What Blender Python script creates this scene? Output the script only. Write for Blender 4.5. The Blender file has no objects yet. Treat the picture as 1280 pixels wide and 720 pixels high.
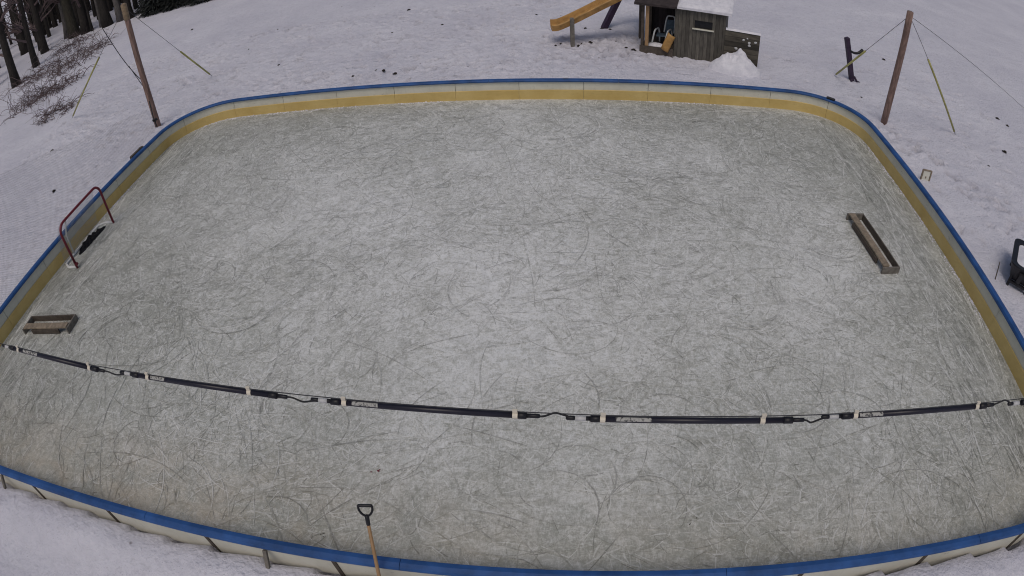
import bpy, math, random
import numpy as np
from mathutils import Vector, Matrix, noise
random.seed(7)
R = math.radians
scene = bpy.context.scene
COL = scene.collection

# ------------------------------------------------------------------ materials
def new_mat(name):
    m = bpy.data.materials.new(name); m.use_nodes = True
    nt = m.node_tree; nt.nodes.clear()
    out = nt.nodes.new('ShaderNodeOutputMaterial')
    b = nt.nodes.new('ShaderNodeBsdfPrincipled')
    nt.links.new(b.outputs[0], out.inputs[0])
    return m, nt, b, out

def coord(nt, scale=(1, 1, 1), rot=(0, 0, 0), gen='Object'):
    tc = nt.nodes.new('ShaderNodeTexCoord'); mp = nt.nodes.new('ShaderNodeMapping')
    mp.inputs['Scale'].default_value = scale; mp.inputs['Rotation'].default_value = rot
    nt.links.new(tc.outputs[gen], mp.inputs[0])
    return mp.outputs[0]

def tex_noise(nt, vec, scale, detail=4, rough=.55, dist=0.0):
    n = nt.nodes.new('ShaderNodeTexNoise')
    n.inputs['Scale'].default_value = scale; n.inputs['Detail'].default_value = detail
    n.inputs['Roughness'].default_value = rough; n.inputs['Distortion'].default_value = dist
    nt.links.new(vec, n.inputs['Vector'])
    return n.outputs[0]

def ramp(nt, val, stops):
    r = nt.nodes.new('ShaderNodeValToRGB'); e = r.color_ramp.elements
    while len(e) < len(stops): e.new(.5)
    for k, (p, c) in enumerate(stops):
        e[k].position = p
        e[k].color = (c, c, c, 1) if not hasattr(c, '__len__') else (*c, 1)
    nt.links.new(val, r.inputs[0])
    return r.outputs[0]

def mix(nt, fac, a, b, mode='MIX'):
    m = nt.nodes.new('ShaderNodeMix'); m.data_type = 'RGBA'; m.blend_type = mode
    for s, v in ((m.inputs[0], fac), (m.inputs[6], a), (m.inputs[7], b)):
        if hasattr(v, 'is_linked'): nt.links.new(v, s)
        elif hasattr(v, '__len__'): s.default_value = (*v, 1)
        else: s.default_value = v
    return m.outputs[2]

def bump(nt, b, h, strength=.3, dist=.02):
    n = nt.nodes.new('ShaderNodeBump'); n.inputs['Strength'].default_value = strength
    n.inputs['Distance'].default_value = dist
    nt.links.new(h, n.inputs['Height']); nt.links.new(n.outputs[0], b.inputs['Normal'])

def plain(name, c, rough=.6, var=.25, scale=6, metal=0, stretch=(1, 1, 1), bmp=.15, spec=.4):
    m, nt, b, o = new_mat(name)
    v = coord(nt, stretch)
    n = tex_noise(nt, v, scale, 5, .6)
    lo = tuple(x * (1 - var) for x in c); hi = tuple(min(1, x * (1 + var)) for x in c)
    nt.links.new(ramp(nt, n, [(.3, lo), (.7, hi)]), b.inputs['Base Color'])
    b.inputs['Roughness'].default_value = rough; b.inputs['Metallic'].default_value = metal
    b.inputs['Specular IOR Level'].default_value = spec
    if bmp: bump(nt, b, n, bmp, .01)
    return m

M = {}
M['blue'] = plain('blue_cap', (.024, .085, .26), .5, .35, 3, bmp=.05)
M['pole'] = plain('pole_wood', (.23, .15, .125), .85, .45, 7, stretch=(3, 3, .35), bmp=.4)
M['pole_top'] = plain('pole_top_wood', (.23, .17, .11), .8, .3, 9)
M['wood'] = plain('weathered_wood', (.26, .21, .155), .8, .4, 9, stretch=(1, 1, 1))
M['wood_dark'] = plain('dark_wet_wood', (.085, .068, .055), .75, .35, 9)
M['wood_grey'] = plain('grey_wood', (.17, .155, .135), .85, .35, 8)
M['wood_tan'] = plain('tan_wood', (.36, .22, .11), .5, .2, 14, stretch=(1, 1, .2))
M['purple'] = plain('dark_purple_post', (.035, .02, .045), .6, .3, 8)
M['black'] = plain('black_plastic', (.012, .012, .016), .45, .3, 10)
M['black2'] = plain('dark_tube_plastic', (.016, .015, .026), .38, .25, 4)
M['white_clip'] = plain('off_white_clip', (.72, .66, .55), .5, .1, 10)
M['grey_tape'] = plain('grey_tape', (.56, .56, .56), .6, .15, 20)
M['red'] = plain('red_pipe', (.17, .02, .035), .4, .3, 6)
M['white_pipe'] = plain('white_pipe', (.66, .67, .67), .5, .15, 8)
M['bag'] = plain('black_netting_heap', (.006, .006, .009), .85, .4, 30, bmp=.6)
M['slide'] = plain('orange_yellow_plastic', (.42, .235, .075), .5, .3, 5)
M['yellow_guard'] = plain('yellow_green_guard', (.38, .36, .13), .55, .35, 1.4)
M['wire'] = plain('wire_steel', (.06, .06, .065), .5, .2, 10, metal=.3)
M['wire_black'] = plain('wire_black', (.02, .02, .022), .6, .2, 10)
M['bark'] = plain('dark_bark', (.028, .024, .021), .9, .5, 5, stretch=(3, 3, .6), bmp=.5)
M['bark_grey'] = plain('grey_bark', (.12, .11, .105), .9, .45, 5, stretch=(3, 3, .6), bmp=.5)
M['bark_olive'] = plain('olive_bark', (.05, .045, .033), .9, .45, 5, stretch=(3, 3, .6), bmp=.5)
M['twig'] = plain('twig', (.13, .095, .095), .9, .35, 3)
M['needle'] = plain('spruce_needles', (.022, .026, .024), .9, .5, 3)
M['cream'] = plain('cream_board', (.70, .685, .59), .45, .10, 2.6, bmp=.03)
M['blue_fabric'] = plain('blue_grey_fabric', (.09, .13, .17), .8, .25, 12)
M['clod'] = plain('dark_soil', (.025, .02, .018), .95, .4, 20, bmp=.5)
M['rust'] = plain('orange_brown', (.5, .26, .13), .7, .3, 8)
M['shingle'] = plain('dark_shingle', (.045, .035, .035), .9, .4, 6)

# yellow kick plate: worn, scuffed
m, nt, b, o = new_mat('yellow_kick_plate'); M['yellow'] = m
v = coord(nt); n1 = tex_noise(nt, v, 1.3, 6, .65); n2 = tex_noise(nt, coord(nt, (1, 1, 9)), 7, 5, .7)
c1 = ramp(nt, n1, [(.3, (.58, .41, .135)), (.7, (.71, .54, .22))])
nt.links.new(mix(nt, ramp(nt, n2, [(.56, 0), (.75, .55)]), c1, (.40, .29, .14)), b.inputs['Base Color'])
b.inputs['Roughness'].default_value = .5

# cream boards: puck marks and grime
m, nt, b, o = new_mat('cream_panel'); M['panel'] = m
v = coord(nt); n1 = tex_noise(nt, v, 2.2, 5, .6); n2 = tex_noise(nt, coord(nt, (1, 1, 2.2)), 8, 5, .7, .6); n3 = tex_noise(nt, coord(nt, (1, 1, .3)), 14, 3, .6)
c1 = ramp(nt, n1, [(.3, (.62, .605, .52)), (.7, (.73, .715, .62))])
c1 = mix(nt, ramp(nt, n3, [(.55, 0), (.8, .3)]), c1, (.45, .42, .35))
nt.links.new(mix(nt, ramp(nt, n2, [(.63, 0), (.72, .6)]), c1, (.16, .15, .14)), b.inputs['Base Color'])
b.inputs['Roughness'].default_value = .5
# plank materials: one board pattern inside the material (vertical boards)
def planks(name, c, pitch, axis, var=.35):
    m, nt, b, o = new_mat(name)
    tc = nt.nodes.new('ShaderNodeTexCoord'); sep = nt.nodes.new('ShaderNodeSeparateXYZ')
    nt.links.new(tc.outputs['Object'], sep.inputs[0])
    mu = nt.nodes.new('ShaderNodeMath'); mu.operation = 'MULTIPLY'; mu.inputs[1].default_value = 1 / pitch
    nt.links.new(sep.outputs[axis], mu.inputs[0])
    fr = nt.nodes.new('ShaderNodeMath'); fr.operation = 'FRACT'; nt.links.new(mu.outputs[0], fr.inputs[0])
    fl = nt.nodes.new('ShaderNodeMath'); fl.operation = 'FLOOR'; nt.links.new(mu.outputs[0], fl.inputs[0])
    wn = nt.nodes.new('ShaderNodeTexWhiteNoise'); wn.noise_dimensions = '1D'; nt.links.new(fl.outputs[0], wn.inputs['W'])
    sc = (1, 1, .25) if axis == 'X' else (.25, .25, 1)
    n = tex_noise(nt, coord(nt, sc), 12, 6, .65)
    base = ramp(nt, n, [(.3, tuple(x * .55 for x in c)), (.72, tuple(x * 1.35 for x in c))])
    tint = ramp(nt, wn.outputs[0], [(0, 1 - var), (1, 1 + var * .6)])
    col = mix(nt, 1.0, base, tint, 'MULTIPLY')
    gap = ramp(nt, fr.outputs[0], [(0, 1), (.06, 0), (.93, 0), (1, 1)])
    nt.links.new(mix(nt, gap, col, (.008, .007, .007)), b.inputs['Base Color'])
    b.inputs['Roughness'].default_value = .85
    return m
M['plank_v'] = planks('upright_planks', (.115, .105, .088), .12, 'X')
M['plank_h'] = planks('level_planks', (.085, .075, .058), .17, 'Z', .5)
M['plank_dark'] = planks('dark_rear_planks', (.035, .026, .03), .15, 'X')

# sticker with dark smudges standing for small print that cannot be read
m, nt, b, o = new_mat('sticker'); M['sticker'] = m
n = tex_noise(nt, coord(nt, (1, 1, 1)), 55, 2, .6)
nt.links.new(ramp(nt, n, [(.40, (.09, .09, .09)), (.5, (.40, .40, .38))]), b.inputs['Base Color'])
b.inputs['Roughness'].default_value = .6

# snow
m, nt, b, o = new_mat('snow'); M['snow'] = m
v = coord(nt)
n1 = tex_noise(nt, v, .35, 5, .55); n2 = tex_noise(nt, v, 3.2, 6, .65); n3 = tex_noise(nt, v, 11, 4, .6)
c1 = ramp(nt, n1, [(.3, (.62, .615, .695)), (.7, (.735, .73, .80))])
c2 = mix(nt, ramp(nt, n2, [(.34, .42), (.50, 0)]), c1, (.54, .535, .60))  # relief shade painted into the hollows of the snow
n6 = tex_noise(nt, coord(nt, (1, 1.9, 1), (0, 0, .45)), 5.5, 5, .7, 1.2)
c2 = mix(nt, ramp(nt, n6, [(.33, .42), (.45, 0)]), c2, (.46, .455, .51))  # slanted streaks of the same painted relief shade
at_ = nt.nodes.new('ShaderNodeAttribute'); at_.attribute_name = 'dent_shade'
c2 = mix(nt, ramp(nt, at_.outputs['Fac'], [(.15, 0), (.9, .55)]), c2, (.40, .39, .44))  # shade inside the boot prints, painted as darker snow
vr = nt.nodes.new('ShaderNodeTexVoronoi'); vr.inputs['Scale'].default_value = 2.3; nt.links.new(v, vr.inputs['Vector'])
sp = ramp(nt, vr.outputs['Distance'], [(.05, .85), (.09, 0)])
pt = ramp(nt, tex_noise(nt, v, .8, 3, .6), [(.56, 0), (.66, 1)])
spk = mix(nt, 1.0, sp, pt, 'MULTIPLY')
nt.links.new(mix(nt, spk, c2, (.10, .085, .08)), b.inputs['Base Color'])
b.inputs['Roughness'].default_value = .9; b.inputs['Specular IOR Level'].default_value = .1
hh = mix(nt, .5, n2, n3)
bump(nt, b, hh, .85, .12)

m, nt, b, o = new_mat('snow_clean'); M['snow_clean'] = m
v = coord(nt); n2 = tex_noise(nt, v, 5, 6, .65)
nt.links.new(ramp(nt, n2, [(.3, (.62, .62, .68)), (.65, (.82, .81, .86))]), b.inputs['Base Color'])
b.inputs['Roughness'].default_value = .9; b.inputs['Specular IOR Level'].default_value = .1
bump(nt, b, n2, .6, .05)

# ice: grey-green sheet with frosted patches; object coordinates = rink coordinates
ICE_Y0 = -6.5
def ice_mat(name, k, use_bump=True):
    """k: how much lighter or darker than the sheet a mark is (1 = the sheet itself); marks fade in and out along their length"""
    m, nt, b, o = new_mat(name)
    v = coord(nt)
    n0 = tex_noise(nt, v, .23, 4, .5, .3)            # broad worn and wet areas
    n1 = tex_noise(nt, v, 1.3, 6, .62, .8)           # patches
    n2 = tex_noise(nt, v, 6.5, 6, .7, 1.6)           # frosting
    n3 = tex_noise(nt, coord(nt, (1, 3.0, 1), (0, 0, .5)), 8, 5, .65, 2.2)
    n4 = tex_noise(nt, coord(nt, (3.0, 1, 1), (0, 0, -.25)), 9, 5, .65, 2.2)
    n5 = tex_noise(nt, coord(nt, (1, 1.3, 1)), 3.4, 5, .7, 3.0)
    def ad(a, bb, q_):
        q = nt.nodes.new('ShaderNodeMath'); q.operation = 'MULTIPLY_ADD'
        nt.links.new(a, q.inputs[0]); q.inputs[1].default_value = q_
        if hasattr(bb, 'is_linked'): nt.links.new(bb, q.inputs[2])
        else: q.inputs[2].default_value = bb
        return q.outputs[0]
    sep = nt.nodes.new('ShaderNodeSeparateXYZ'); nt.links.new(v, sep.inputs[0])
    # snow shavings worked into the middle of the rink, with lens light falloff toward the boards painted into the tone
    ln = nt.nodes.new('ShaderNodeVectorMath'); ln.operation = 'MULTIPLY_ADD'
    ln.inputs[1].default_value = (.095, .115, 0); ln.inputs[2].default_value = (-.05, -.12, 0); nt.links.new(v, ln.inputs[0])
    l2 = nt.nodes.new('ShaderNodeVectorMath'); l2.operation = 'LENGTH'; nt.links.new(ln.outputs[0], l2.inputs[0])
    s = ad(n0, -.02, .40); s = ad(n1, s, .20); s = ad(n2, s, .56); s = ad(n3, s, .56); s = ad(n4, s, .56); s = ad(n5, s, .36)
    s = ad(l2.outputs['Value'], s, -.10)
    mr = nt.nodes.new('ShaderNodeMapRange'); mr.inputs[1].default_value = 1.11; mr.inputs[2].default_value = 1.40; nt.links.new(s, mr.inputs[0]); f = mr.outputs[0]
    tone = ramp(nt, ad(n0, ad(l2.outputs['Value'], .10, 1.0), -.25), [(.12, (1.0, 1.0, 1.0)), (.95, (.80, .80, .765))])
    wy = nt.nodes.new('ShaderNodeMapRange'); wy.inputs[1].default_value = -4.6; wy.inputs[2].default_value = -6.6
    nt.links.new(sep.outputs['Y'], wy.inputs[0])
    wn = ramp(nt, n1, [(.35, .1), (.65, .8)])
    wx = nt.nodes.new('ShaderNodeMapRange'); wx.inputs[1].default_value = 2; wx.inputs[2].default_value = -4; wx.inputs[3].default_value = .35
    nt.links.new(sep.outputs['X'], wx.inputs[0])
    wf = mix(nt, 1.0, mix(nt, 1.0, wy.outputs[0], wn, 'MULTIPLY'), wx.outputs[0], 'MULTIPLY')
    c = ramp(nt, f, [(0, (.465, .475, .445)), (.5, (.67, .68, .665)), (1, (.86, .872, .88))])
    c = mix(nt, 1.0, c, tone, 'MULTIPLY')
    c = mix(nt, wf, c, (.52, .44, .33))  # warm reflection at the near left, painted into the ice colour
    if k != 1:
        fade = ramp(nt, tex_noise(nt, v, 3.1, 3, .6), [(.34, 0), (.52, 1)])
        kk = ramp(nt, fade, [(0, 1), (1, k)]) if k < 1 else None
        if k < 1: c = mix(nt, 1.0, c, kk, 'MULTIPLY')
        else: c = mix(nt, mix(nt, 1.0, fade, (k - 1, k - 1, k - 1), 'MULTIPLY'), c, (.86, .865, .865))
    nt.links.new(c, b.inputs['Base Color'])
    nt.links.new(ramp(nt, f, [(0, .45), (1, .85)]), b.inputs['Roughness'])
    b.inputs['Specular IOR Level'].default_value = .25
    if use_bump: bump(nt, b, mix(nt, .5, mix(nt, .5, n2, n3), n4), .55, .03)
    return m
M['ice'] = ice_mat('ice', 1)
M['ice_cut'] = ice_mat('ice_cut', .66, False)
M['ice_cut_soft'] = ice_mat('ice_cut_soft', .83, False)
M['ice_shaving'] = ice_mat('ice_shaving', 1.34, False)
M['ice_swath'] = ice_mat('ice_swath', .90, False)
M['ice_scrape'] = ice_mat('ice_scrape', 1.14, False)

# net: thin cords with open air between them
def net_mat(name, cell, width, c):
    m, nt, b, o = new_mat(name)
    tc = nt.nodes.new('ShaderNodeUVMap')
    sep = nt.nodes.new('ShaderNodeSeparateXYZ'); nt.links.new(tc.outputs[0], sep.inputs[0])
    outs = []
    for ax in ('X', 'Y'):
        mu = nt.nodes.new('ShaderNodeMath'); mu.operation = 'MULTIPLY'; mu.inputs[1].default_value = 1 / cell
        nt.links.new(sep.outputs[ax], mu.inputs[0])
        fr = nt.nodes.new('ShaderNodeMath'); fr.operation = 'FRACT'; nt.links.new(mu.outputs[0], fr.inputs[0])
        lt = nt.nodes.new('ShaderNodeMath'); lt.operation = 'LESS_THAN'; lt.inputs[1].default_value = width / cell
        nt.links.new(fr.outputs[0], lt.inputs[0]); outs.append(lt.outputs[0])
    mx = nt.nodes.new('ShaderNodeMath'); mx.operation = 'MAXIMUM'
    nt.links.new(outs[0], mx.inputs[0]); nt.links.new(outs[1], mx.inputs[1])
    tr = nt.nodes.new('ShaderNodeBsdfTransparent'); ms = nt.nodes.new('ShaderNodeMixShader')
    b.inputs['Base Color'].default_value = (*c, 1); b.inputs['Roughness'].default_value = .9
    nt.links.new(mx.outputs[0], ms.inputs[0]); nt.links.new(tr.outputs[0], ms.inputs[1]); nt.links.new(b.outputs[0], ms.inputs[2])
    nt.links.new(ms.outputs[0], o.inputs[0])
    return m
M['net'] = net_mat('safety_net', .06, .0035, (.10, .10, .11))
M['goal_net'] = net_mat('goal_net', .05, .008, (.40, .41, .44))

# ------------------------------------------------------------------ mesh builder
class MB:
    def __init__(s): s.v = []; s.f = []; s.mi = []; s.uv = {}
    def add(s, vs, fs, k=0):
        n = len(s.v); s.v += [tuple(q) for q in vs]
        for f in fs: s.f.append(tuple(i + n for i in f)); s.mi.append(k)
    def box(s, c, size, rz=0, k=0, mat=None, bev=0.0):
        x, y, z = (q / 2 for q in size)
        mt = mat if mat is not None else Matrix.Rotation(rz, 3, 'Z')
        c = Vector(c)
        if bev <= 0:
            vs = [c + mt @ Vector((a * x, b_ * y, d * z)) for d in (-1, 1) for a, b_ in ((-1, -1), (1, -1), (1, 1), (-1, 1))]
            s.add(vs, [(3, 2, 1, 0), (4, 5, 6, 7), (0, 1, 5, 4), (1, 2, 6, 5), (2, 3, 7, 6), (3, 0, 4, 7)], k)
        else:   # chamfered along the vertical and the two horizontal rims
            rings = []
            for d, ins in ((-z, bev), (-z + bev, 0), (z - bev, 0), (z, bev)):
                xx, yy = x - ins, y - ins; bb = bev if ins == 0 else bev * .6
                pts = [(-xx + bb, -yy), (xx - bb, -yy), (xx, -yy + bb), (xx, yy - bb), (xx - bb, yy), (-xx + bb, yy), (-xx, yy - bb), (-xx, -yy + bb)]
                rings.append([c + mt @ Vector((p, q, d)) for p, q in pts])
            vs = sum(rings, []); fs = [tuple(range(7, -1, -1)), tuple(range(24, 32))]
            for r in range(3):
                for i in range(8):
                    j = (i + 1) % 8; fs.append((r * 8 + i, r * 8 + j, r * 8 + 8 + j, r * 8 + 8 + i))
            s.add(vs, fs, k)
    def beam(s, p0, p1, w, h, k=0, up=(0, 0, 1), bev=0.0):
        p0, p1 = Vector(p0), Vector(p1); d = p1 - p0; L = d.length; d.normalize()
        u = Vector(up); x = d.cross(u)
        if x.length < 1e-4: x = d.cross(Vector((0, 1, 0)))
        x.normalize(); zz = x.cross(d)
        mt = Matrix((x, zz, -d)).transposed() if False else Matrix((x, zz, d)).transposed()
        s.box((p0 + p1) / 2, (w, h, L), mat=mt, k=k, bev=bev)
    def tube(s, path, r, n=8, k=0, cap=True):
        P = [Vector(p) for p in path]; m = len(P)
        rr = r if hasattr(r, '__len__') else [r] * m
        prev = None; rings = []
        for i in range(m):
            t = (P[min(i + 1, m - 1)] - P[max(i - 1, 0)])
            if t.length < 1e-9: t = Vector((0, 0, 1))
            t.normalize()
            if prev is None:
                a = t.cross(Vector((0, 0, 1)))
                if a.length < .05: a = t.cross(Vector((0, 1, 0)))
            else: a = prev - t * prev.dot(t)
            a.normalize(); prev = a; bb = t.cross(a)
            rings.append([P[i] + (a * math.cos(2 * math.pi * j / n) + bb * math.sin(2 * math.pi * j / n)) * rr[i] for j in range(n)])
        vs = sum(rings, []); fs = []
        for i in range(m - 1):
            for j in range(n):
                q = (j + 1) % n; fs.append((i * n + j, i * n + q, (i + 1) * n + q, (i + 1) * n + j))
        if cap: fs += [tuple(range(n - 1, -1, -1)), tuple(range((m - 1) * n, m * n))]
        s.add(vs, fs, k)
    def build(s, name, mat, parent=None, origin=None, smooth=False):
        org = Vector(origin) if origin is not None else (Vector(parent['_o']) if parent is not None else Vector((0, 0, 0)))
        me = bpy.data.meshes.new(name)
        me.from_pydata([tuple(Vector(v) - org) for v in s.v], [], s.f)
        for q in (mat if isinstance(mat, (list, tuple)) else [mat]): me.materials.append(q)
        if any(s.mi): me.polygons.foreach_set('material_index', s.mi)
        if smooth: me.polygons.foreach_set('use_smooth', [True] * len(s.f))
        me.update()
        o = bpy.data.objects.new(name, me); COL.objects.link(o)
        if parent is not None: o.parent = parent
        else: o.location = org
        o['_o'] = tuple(org); ALL.append(o)
        return o
ALL = []
def tag(o, label=None, cat=None, group=None, kind=None):
    if label: o['label'] = label
    if cat: o['category'] = cat
    if group: o['group'] = group
    if kind: o['kind'] = kind
    return o
def thing(name, label, cat, loc, group=None):
    o = bpy.data.objects.new(name, None); COL.objects.link(o); o.location = loc; o.empty_display_size = .2
    o['_o'] = tuple(loc); ALL.append(o)
    return tag(o, label, cat, group)
def add_uv(o, fn):
    me = o.data; uv = me.uv_layers.new(name='UVMap')
    for p in me.polygons:
        for li in p.loop_indices: uv.data[li].uv = fn(me.vertices[me.loops[li].vertex_index].co, me.loops[li].vertex_index)

# ------------------------------------------------------------------ rink plan
CX, CY, YAW = -.813, 9.284, -.131
HW, HL, RC = 9.80, 6.49, 1.85
cs, sn = math.cos(YAW), math.sin(YAW)
def rw(x, y, z=0.0): return Vector((CX + x * cs - y * sn, CY + x * sn + y * cs, z))
def rl(x, y): dx, dy = x - CX, y - CY; return dx * cs + dy * sn, -dx * sn + dy * cs
def sdf(x, y):
    lx, ly = rl(x, y); qx, qy = abs(lx) - HW + RC, abs(ly) - HL + RC
    return math.hypot(max(qx, 0), max(qy, 0)) + min(max(qx, qy), 0) - RC
def outline(step=.25):
    """points and outward normals round the rink (rink coordinates), anticlockwise from the near side"""
    segs = []
    def line(a, b, n):
        L = math.dist(a, b); m = max(1, round(L / step))
        for i in range(m): t = i / m; segs.append(((a[0] + (b[0] - a[0]) * t, a[1] + (b[1] - a[1]) * t), n))
    def arc(cx, cy, a0):
        m = max(4, round(RC * math.pi / 2 / step))
        for i in range(m):
            a = a0 + math.pi / 2 * i / m; segs.append(((cx + RC * math.cos(a), cy + RC * math.sin(a)), (math.cos(a), math.sin(a))))
    X, Y = HW - RC, HL - RC
    line((-X, -HL), (X, -HL), (0, -1)); arc(X, -Y, -math.pi / 2)
    line((HW, -Y), (HW, Y), (1, 0)); arc(X, Y, 0)
    line((X, HL), (-X, HL), (0, 1)); arc(-X, Y, math.pi / 2)
    line((-HW, Y), (-HW, -Y), (-1, 0)); arc(-X, -Y, math.pi)
    return segs
OUT = outline()
_cum = [0]
for i in range(len(OUT)): _cum.append(_cum[-1] + math.dist(OUT[i][0], OUT[(i + 1) % len(OUT)][0]))
PER = _cum[-1]
def at_s(s):
    s %= PER
    lo = max(i for i in range(len(OUT)) if _cum[i] <= s + 1e-9)
    a, b = OUT[lo], OUT[(lo + 1) % len(OUT)]; t = (s - _cum[lo]) / (_cum[lo + 1] - _cum[lo])
    p = [a[0][i] + (b[0][i] - a[0][i]) * t for i in (0, 1)]; n = [a[1][i] + (b[1][i] - a[1][i]) * t for i in (0, 1)]
    l = math.hypot(*n); return p, (n[0] / l, n[1] / l)
def sweep(mb, s0, s1, prof, k=0, closed=False, step=.22):
    m = max(2, round((s1 - s0) / step)); n = len(prof); vs = []; fs = []
    for i in range(m + (0 if closed else 1)):
        p, nn = at_s(s0 + (s1 - s0) * i / m)
        for off, z in prof: vs.append(rw(p[0] + nn[0] * off, p[1] + nn[1] * off, z))
    mm = m if closed else m
    for i in range(mm):
        a, b = i * n, ((i + 1) % m if closed else i + 1) * n
        for j in range(n): q = (j + 1) % n; fs.append((a + j, b + j, b + q, a + q))
    if not closed: fs += [tuple(range(n)), tuple(range(m * n + n - 1, m * n - 1, -1))]
    mb.add(vs, fs, k)

# ------------------------------------------------------------------ ground
def axis(lo, hi, st, far):
    a = list(np.arange(lo, hi + st / 2, st)); d = st
    up = hi; pos = []
    while up < far: d *= 1.12; up += d; pos.append(up)
    d = st; dn = lo; neg = []
    while dn > -far: d *= 1.12; dn -= d; neg.append(dn)
    return neg[::-1] + a + pos
XS = axis(-19.5, 18, .095, 900); YS = axis(0.6, 27.5, .095, 900)
XS = np.array(XS); YS = np.array(YS)
GX, GY = np.meshgrid(XS, YS)
lx = (GX - CX) * cs + (GY - CY) * sn; ly = -(GX - CX) * sn + (GY - CY) * cs
qx, qy = np.abs(lx) - HW + RC, np.abs(ly) - HL + RC
SD = np.hypot(np.maximum(qx, 0), np.maximum(qy, 0)) + np.minimum(np.maximum(qx, qy), 0) - RC
Z = np.zeros_like(GX); SHADE = np.zeros_like(GX)
near = (GX > -45) & (GX < 40) & (GY > -15) & (GY < 70) & (SD > -.3)
idx = np.argwhere(near)
for i, j in idx:
    x, y = GX[i, j], GY[i, j]
    Z[i, j] = .05 * noise.noise((x * .5, y * .5, 0)) + .030 * noise.noise((x * 2.1, y * 2.1, 3)) + .016 * noise.noise((x * 5.3, y * 5.3, 7))
# dents: boot prints and paw prints, in tracks and trampled patches
def dent(x, y, a, L, W, d):
    j0, j1 = np.searchsorted(XS, (x - .45, x + .45)); i0, i1 = np.searchsorted(YS, (y - .45, y + .45))
    if j1 - j0 < 2 or i1 - i0 < 2: return
    X = GX[i0:i1, j0:j1] - x; Y = GY[i0:i1, j0:j1] - y
    u = (X * math.cos(a) + Y * math.sin(a)) / L; w = (-X * math.sin(a) + Y * math.cos(a)) / W
    r2 = u * u + w * w
    SHADE[i0:i1, j0:j1] += np.exp(-r2 * 1.8) * min(1, d / .09)  # weight of the shade painted into each dent
    Z[i0:i1, j0:j1] += -d * np.exp(-r2 * 1.6) + d * .35 * np.exp(-(np.sqrt(r2) - 1.5) ** 2 * 4)
def track(x0, y0, x1, y1, n_side=1, jit=.12, d=.07):
    L = math.hypot(x1 - x0, y1 - y0); a = math.atan2(y1 - y0, x1 - x0); n = int(L / .42)
    for k in range(n):
        t = (k + random.random() * .3) / n; sd = (.13 if k % 2 else -.13)
        dent(x0 + (x1 - x0) * t - math.sin(a) * sd + random.gauss(0, jit), y0 + (y1 - y0) * t + math.cos(a) * sd + random.gauss(0, jit), a + random.gauss(0, .25), .15, .075, d * random.uniform(.7, 1.3))
for t in range(7): track(9.2 + random.random() * 2.2, 16 - random.random() * 2, 12.5 + random.random() * 3, 4 + random.random() * 2)
for t in range(5): track(-7 + random.random() * 6, 17 + random.random() * 2, 4 + random.random() * 3, 18.6 + random.random() * 1.5)
for t in range(9): track(random.uniform(-16, 6), random.uniform(18, 27), random.uniform(-16, 10), random.uniform(18, 27))
for t in range(5): track(-11.8 - random.random() * 3, 17 + random.random() * 3, -12.5 - random.random() * 2, 6, d=.05)
for t in range(1500):
    x, y = random.uniform(-18, 3), random.uniform(16.5, 27)
    if sdf(x, y) > .4: dent(x, y, random.gauss(.4, .7), random.uniform(.07, .2), random.uniform(.05, .1), random.uniform(.05, .12))
for t in range(420):
    x, y = random.uniform(3, 17), random.uniform(6, 21)
    if sdf(x, y) > .4: dent(x, y, random.gauss(-.9, .5), random.uniform(.09, .30), random.uniform(.05, .08), random.uniform(.04, .11))
for t in range(260): dent(random.gauss(4.2, 1.6), random.gauss(19.6, 1.0), random.uniform(0, 3), .15, .1, random.uniform(.03, .08))
Z += .10 * np.exp(-((SD - .45) / .35) ** 2) * (SD > 0)      # low bank against the outside of the boards
Z += .27 * np.exp(-((SD - .30) / .55) ** 2) * (SD > 0) * np.clip((-ly - 5.2) / 1.2, 0, 1) * (.85 + .25 * np.sin(lx * 1.7) * np.sin(lx * .63 + 1))
Z = np.where(SD < .07, -.15, Z)
ny, nx = GX.shape
me = bpy.data.meshes.new('ground')
V = np.stack([GX, GY, Z], -1).reshape(-1, 3)
ii = np.arange(ny * nx).reshape(ny, nx)
Fq = np.stack([ii[:-1, :-1], ii[:-1, 1:], ii[1:, 1:], ii[1:, :-1]], -1).reshape(-1, 4)
me.vertices.add(len(V)); me.vertices.foreach_set('co', V.ravel())
me.loops.add(Fq.size); me.loops.foreach_set('vertex_index', Fq.ravel())
me.polygons.add(len(Fq)); me.polygons.foreach_set('loop_start', np.arange(0, Fq.size, 4)); me.polygons.foreach_set('loop_total', np.full(len(Fq), 4))
me.update(calc_edges=True); me.validate()
me.polygons.foreach_set('use_smooth', np.ones(len(Fq), bool))
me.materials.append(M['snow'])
shade_attr = me.attributes.new('dent_shade', 'FLOAT', 'POINT'); shade_attr.data.foreach_set('value', np.clip(SHADE, 0, 1).ravel().astype(np.float32))
g = bpy.data.objects.new('ground', me); COL.objects.link(g); tag(g, kind='structure')
def gz(x, y):
    j = min(max(np.searchsorted(XS, x), 1), nx - 1); i = min(max(np.searchsorted(YS, y), 1), ny - 1)
    return float(Z[i, j])

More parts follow.
